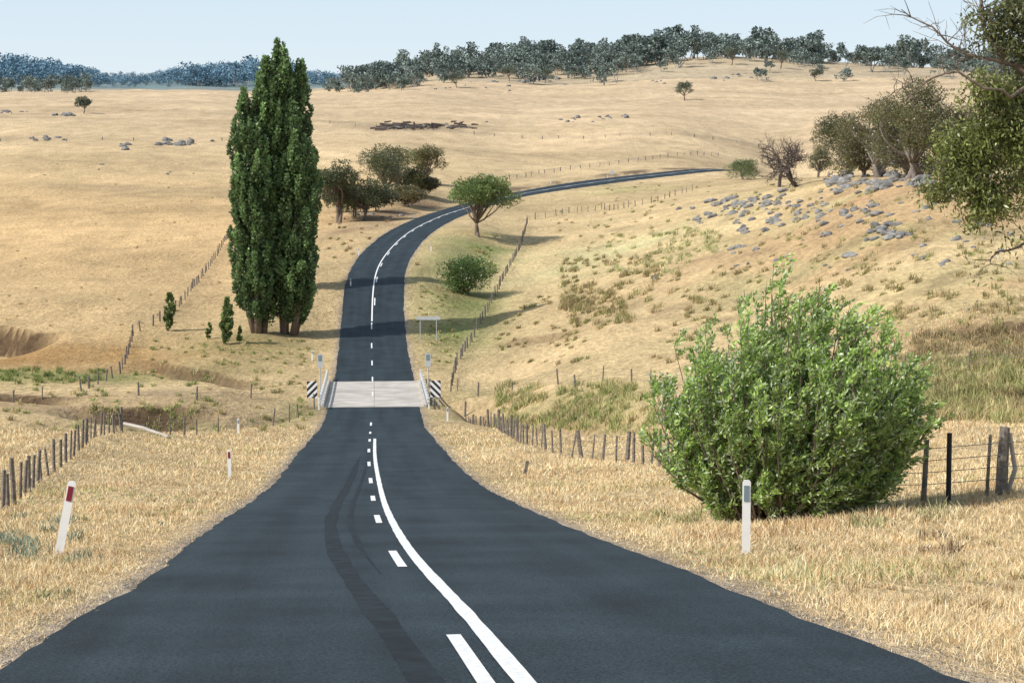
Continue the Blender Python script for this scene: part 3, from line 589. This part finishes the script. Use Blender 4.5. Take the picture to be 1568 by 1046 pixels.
while cnt<430:
    px=rr.uniform(600,1750); y=1415-abs(rr.gauss(0,85))+rr.uniform(0,60)
    dens=.5+.5*math.sin(px*.021)+.35*math.sin(px*.057+1)+(.5 if px>980 else 0)
    if y<1330 and rr.random()>max(0.05,dens*.6): continue
    if rr.random()<.35+.35*math.sin(px*.09)+.2*math.sin(px*.23): continue
    hsc=.85+.25*math.exp(-((px-1080)/90)**2)+.18*math.sin(px*.033)
    put(rr.choice(FM),(px-784)/FPX*y,y,rr.uniform(.5,1.3)*hsc*(1.0 if px>660 else .8)); cnt+=1
for k in range(120):
    px=rr.uniform(660,980); y=rr.gauss(1255,60); put(rr.choice(FM),(px-784)/FPX*y,y,rr.uniform(.5,.95))
for k in range(90):
    px=rr.triangular(490,650,600); y=rr.gauss(1120,60); put(rr.choice(FM),(px-784)/FPX*y,y,rr.uniform(.45,.85)*(1 if px>530 else .6))
for k in range(40):
    px=rr.uniform(-20,150); y=rr.gauss(1080,60); put(rr.choice(FM),(px-784)/FPX*y,y,rr.uniform(.3,.6))
for k in range(16):
    px=rr.uniform(980,1560); y=rr.uniform(1100,1300); put(rr.choice(FM),(px-784)/FPX*y,y,rr.uniform(.35,.7))
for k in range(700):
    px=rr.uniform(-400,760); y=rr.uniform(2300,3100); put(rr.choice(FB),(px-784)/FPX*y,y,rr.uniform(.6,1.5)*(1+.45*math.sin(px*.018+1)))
for k in range(60):
    px=rr.uniform(1450,1750); y=rr.uniform(1100,1350); put(rr.choice(FM),(px-784)/FPX*y,y,rr.uniform(.6,1.1))
# ------------------------------------------------------------ rocks
rng=np.random.default_rng(9)
import bmesh
bm=bmesh.new(); bmesh.ops.create_icosphere(bm,subdivisions=3,radius=1); RV=np.array([v.co[:] for v in bm.verts]); RF=np.array([[v.index for v in f.verts] for f in bm.faces]); bm.free()
def rocks(name,lst):
    VV=[];FF=[];k=0
    for x,y,z,sz in lst:
        o_=rng.uniform(0,100,3); d=np.array([noise.noise(tuple(v*.9+o_)) for v in RV])*.55+np.array([noise.noise(tuple(v*2.5+o_)) for v in RV])*.2
        v=RV*(1+d)[:,None]*np.array([sz*rng.uniform(.8,1.5),sz*rng.uniform(.8,1.3),sz*rng.uniform(.5,.85)])
        v=np.round(v/(sz*.22))*(sz*.22)*.35+v*.65
        a=rng.uniform(0,6.28); v=v@np.array([[math.cos(a),math.sin(a),0],[-math.sin(a),math.cos(a),0],[0,0,1]])
        VV.append(v+[x,y,z+sz*.1]); FF.append(RF+k); k+=len(RV)
    obj(name,npmesh(name,np.vstack(VV),np.vstack(FF),M_rock))
L_=[]
def rk(px,py,spx,nn=1,sx=0,sy=0):
    for k in range(nn):
        g=gh(px+rng.normal(0,sx),py+rng.normal(0,sy)); L_.append((g[0],g[1],g[2],spx*rng.uniform(.4,1.3)/2*g[1]/FPX))
for z_ in [(1285,282,14,20,16,6),(1350,279,16,34,30,8),(1410,276,16,18,16,8),(1360,355,15,16,12,9),(1360,360,20,3,5,5),(1300,392,17,1,0,0),(1308,396,14,2,8,3),(1183,345,16,3,5,4),(1135,352,12,6,8,4),(1110,320,13,18,28,9),(1170,310,12,20,28,11),(1075,338,12,6,8,4),(1010,428,12,2,4,2),(1220,330,11,26,55,15),(1330,330,11,20,60,15),(1420,380,10,12,50,20),(1455,403,12,4,12,3),(1555,405,14,2,8,3),(1267,358,11,4,8,6),(1130,380,10,6,14,6),(1230,310,10,18,40,10),(1500,350,10,12,40,25),(1250,400,8,8,60,20),
    (272,222,10,12,16,2),(325,220,6,2,4,2),(190,225,10,5,8,4),(258,268,8,2,3,2),(155,252,7,2,6,8),(60,214,8,8,14,2),(605,197,8,14,22,3),(700,193,7,8,18,2),(880,186,6,6,10,2),(930,181,7,10,16,2),(760,130,6,16,50,5),(820,123,9,14,16,3),(1110,120,7,10,18,4),(1010,128,6,4,10,3),(90,178,8,10,12,1),(15,173,8,8,14,1),(1500,470,7,5,40,20),(570,330,7,8,30,8)]: rk(*z_)
rocks('granite_boulders',L_)
# ------------------------------------------------------------ tussocks and grass
rng=np.random.default_rng(33)
def blades(name,X,Y,H,Wd,col,lean=.35,m=None):
    m=m or M_grass
    n_=len(X); Zb=gz(X,Y)-.02; a=rng.uniform(0,6.283,n_); l=np.abs(rng.normal(0,lean,n_)); dx=np.cos(a)*l;dy=np.sin(a)*l
    b_=rng.uniform(0,6.283,n_); wx=np.cos(b_)*Wd/2; wy=np.sin(b_)*Wd/2
    P0=np.stack([X-wx,Y-wy,Zb],1);P1=np.stack([X+wx,Y+wy,Zb],1)
    P2=np.stack([X+dx*H*.45+wx*.7,Y+dy*H*.45+wy*.7,Zb+H*.6],1);P3=np.stack([X+dx*H*.45-wx*.7,Y+dy*H*.45-wy*.7,Zb+H*.6],1);P4=np.stack([X+dx*H*1.1,Y+dy*H*1.1,Zb+H],1)
    V=np.stack([P0,P1,P2,P3,P4],1).reshape(-1,3); b0=np.arange(n_)[:,None]*5
    F_=np.concatenate([b0+[0,1,2],b0+[0,2,3],b0+[3,2,4]],0); c=np.clip(np.repeat(col,5,0),.01,.85)
    obj(name,npmesh(name,V,F_,m,c))
NB=560000
Y=np.exp(rng.uniform(math.log(9),math.log(125),NB)); X=rng.uniform(-.33,.33,NB)*Y+rng.normal(0,.5,NB)
sdb,_,ib=road_info(X,Y); lim=np.where(sdb>0,HWL[ib],HWR[ib]); edge=np.abs(sdb)-lim
ok=(edge>.0+.10*np.abs(vn(X,Y,1.2,6)))&~((np.abs(sdb)<6)&(S[ib]>BS0-2)); ok&=rng.random(NB)<np.clip(.35+edge*.8,0,1)*np.clip(.72+.55*vn(X,Y,1.7,60),.2,1)
X,Y,edge=X[ok],Y[ok],edge[ok]; n_=len(X)
pn=vn(X,Y,2.2,21); pn2=vn(X,Y,.6,22); pn3=vn(X,Y,1.1,29)
H=(.028+.06*sstep(0,1.4,edge)*np.clip(1+.7*pn+.5*pn3,.2,3)*(1+.35*pn2))*rng.uniform(.5,1.6,n_)+.0005*Y; H=np.maximum(H,.02)
base=np.array([.73,.575,.335]); c=np.tile(base,(n_,1)); t=rng.random(n_)
c[t<.3]=(.62,.44,.24); c[t>.84]=(.80,.70,.48)
gm=(sstep(.2,1.0,vn(X,Y,3.5,23))*.6); g=rng.random(n_)<gm*.6; c[g]=(.36,.38,.16)
bm_=sstep(.2,1.0,vn(X,Y,2.6,44)); g=rng.random(n_)<bm_*.65; c[g]=(.50,.34,.19)
c*=np.exp(rng.normal(0,.14,(n_,1)))*(1+.12*pn[:,None]); c*=(.86+.14*sstep(-.8,.5,pn3))[:,None]
blades('dry_grass',X,Y,H,.004+.00034*Y,c,.8)
TX=[];TY_=[];TH=[];TC=[]
def tuss(px0,px1,py0,py1,n_,h=.5,cols=((.62,.52,.3),(.54,.44,.24),(.40,.39,.18)),th=None):
    for k in range(n_):
        px=random.uniform(px0,px1);py=random.uniform(py0,py1)
        if th is not None and vn(np.array([px*1.0]),np.array([py*2.0]),25,77)[0]<th: continue
        g=gh(px,py); s_,_,_=road_info([g[0]],[g[1]])
        if abs(s_[0])<4.3: continue
        nb=34; R=h*.45; TX.append(g[0]+rng.normal(0,R*.6,nb));TY_.append(g[1]+rng.normal(0,R*.6,nb)); TH.append(h*.8*random.uniform(.5,1.3)*rng.uniform(.5,1.2,nb)); TC.append(np.tile(np.array(random.choice(cols))*random.uniform(.75,1.15),(nb,1))*np.exp(rng.normal(0,.15,(nb,1))))
G=((.36,.37,.15),(.28,.31,.12),(.54,.47,.24),(.46,.39,.2))
DK=((.40,.32,.17),(.32,.27,.13),(.29,.28,.12))
tuss(860,1010,395,505,230,.8,DK,-.3); tuss(760,1010,590,660,330,.75,G,-.4); tuss(1420,1568,555,650,300,.75,G+DK,-.6); tuss(1000,1568,420,560,380,.6,DK,th=-.2); tuss(930,1100,350,420,190,.7,((.66,.6,.36),(.5,.48,.26),(.42,.42,.2)),-.2)
tuss(0,480,570,660,260,.5,G,-.1); tuss(640,700,440,560,60,.4,G); tuss(1400,1568,515,560,120,.7,((.36,.28,.15),(.30,.24,.13)),-.7); tuss(860,940,460,480,30,.6,DK); tuss(800,900,455,475,30,.6,DK)
tuss(720,760,380,420,40,.5,G); tuss(230,480,520,560,70,.4,G); tuss(1180,1568,800,1000,34,.2,((.55,.42,.25),(.44,.35,.18))); tuss(0,300,760,1000,30,.18,((.6,.5,.3),(.34,.35,.2))); tuss(0,130,790,860,18,.36,((.26,.31,.22),(.34,.38,.28)))
tuss(1400,1460,820,860,6,.3,((.30,.22,.14),)); tuss(1000,1480,775,810,70,.3,((.40,.39,.2),(.62,.52,.32)))
tuss(850,1568,280,420,380,.55,((.5,.42,.24),(.40,.34,.18),(.38,.37,.17)),th=-.3); tuss(0,340,250,500,60,.35,((.6,.49,.28),)); tuss(760,900,480,560,80,.45,DK,-.2)
tuss(500,640,330,420,70,.5,((.4,.3,.17),(.33,.3,.14))); tuss(0,160,568,588,70,.6,((.26,.3,.11),(.22,.25,.09)))
TX,TY_,TH,TC=map(np.concatenate,(TX,TY_,TH,TC))
blades('grass_tussocks',TX,TY_,TH,.012+.00028*TY_,TC,.7)
NG=8000; a_=rng.uniform(aY(9),aY(60),NG)**1.0; sg_=rng.choice([-1,1],NG); lm=np.where(sg_>0,np.interp(a_,S,HWL),np.interp(a_,S,HWR)); off=sg_*(lm+.03+np.abs(rng.normal(0,.28,NG)))
x=np.interp(a_,S,CL[:,0])+np.interp(a_,S,nrm[:,0])*off; y=np.interp(a_,S,CL[:,1])+np.interp(a_,S,nrm[:,1])*off; z=gz(x,y)
tet=np.array([(1,0,-.3),(-.5,.87,-.3),(-.5,-.87,-.3),(0,0,.9)]); r_=rng.uniform(.006,.02,NG)
V=(np.stack([x,y,z],1)[:,None,:]+tet[None]*r_[:,None,None]*rng.uniform(.6,1.3,(NG,4,1))).reshape(-1,3)
F_=(np.arange(NG)[:,None,None]*4+np.array([(0,1,3),(1,2,3),(2,0,3),(0,2,1)])[None]).reshape(-1,3)
M_grav=simple('gravel',(.38,.30,.24),.9,.3,3,0); obj('roadside_gravel',npmesh('g',V,F_,M_grav))
# ------------------------------------------------------------ light, sky, camera
E=math.radians(42); hx,hy=.91,.42; nn=math.hypot(hx,hy); hx/=nn;hy/=nn
sun=bpy.data.lights.new('sun','SUN'); sun.energy=4.6; sun.angle=math.radians(.8); sun.color=(1,.95,.88)
so=bpy.data.objects.new('sun',sun); scene.collection.objects.link(so); so.rotation_euler=Vector((hx*math.cos(E),hy*math.cos(E),-math.sin(E))).to_track_quat('-Z','Y').to_euler()
wd=bpy.data.worlds.new('World'); scene.world=wd; wd.use_nodes=True; nt=wd.node_tree; bg=nt.nodes['Background']; bg.inputs['Strength'].default_value=.15
sk=nt.nodes.new('ShaderNodeTexSky'); sk.sky_type='NISHITA'; sk.sun_disc=False; sk.sun_elevation=E; sk.sun_rotation=math.atan2(-hx,-hy); sk.air_density=1.0; sk.dust_density=2.0; sk.altitude=300
tc=nt.nodes.new('ShaderNodeTexCoord'); sx=nt.nodes.new('ShaderNodeSeparateXYZ'); nt.links.new(tc.outputs['Generated'],sx.inputs[0])
mr=nt.nodes.new('ShaderNodeMapRange'); mr.inputs[1].default_value=0; mr.inputs[2].default_value=.6; mr.inputs[3].default_value=.9; mr.inputs[4].default_value=.2; nt.links.new(sx.outputs[2],mr.inputs[0])
hz=nt.nodes.new('ShaderNodeValToRGB'); hz.color_ramp.elements[0].color=(.90,.94,.97,1); hz.color_ramp.elements[1].color=(.68,.83,.95,1); hz.color_ramp.elements[1].position=.12; nt.links.new(sx.outputs[2],hz.inputs[0])
sc_=nt.nodes.new('ShaderNodeVectorMath'); sc_.operation='SCALE'; sc_.inputs['Scale'].default_value=6.9; nt.links.new(hz.outputs[0],sc_.inputs[0])
mx=nt.nodes.new('ShaderNodeMix'); mx.data_type='RGBA'; nt.links.new(mr.outputs[0],mx.inputs[0]); nt.links.new(sk.outputs[0],mx.inputs[6]); nt.links.new(sc_.outputs[0],mx.inputs[7]); nt.links.new(mx.outputs[2],bg.inputs[0])
cam=bpy.data.cameras.new('camera'); cam.lens=65; cam.sensor_width=36; cam.clip_end=20000; cam.clip_start=.1
co=bpy.data.objects.new('camera',cam); scene.collection.objects.link(co); co.rotation_euler=(math.pi/2-PIT,0,0); scene.camera=co
scene.view_settings.view_transform='Standard'; scene.view_settings.look='None'; scene.view_settings.exposure=0
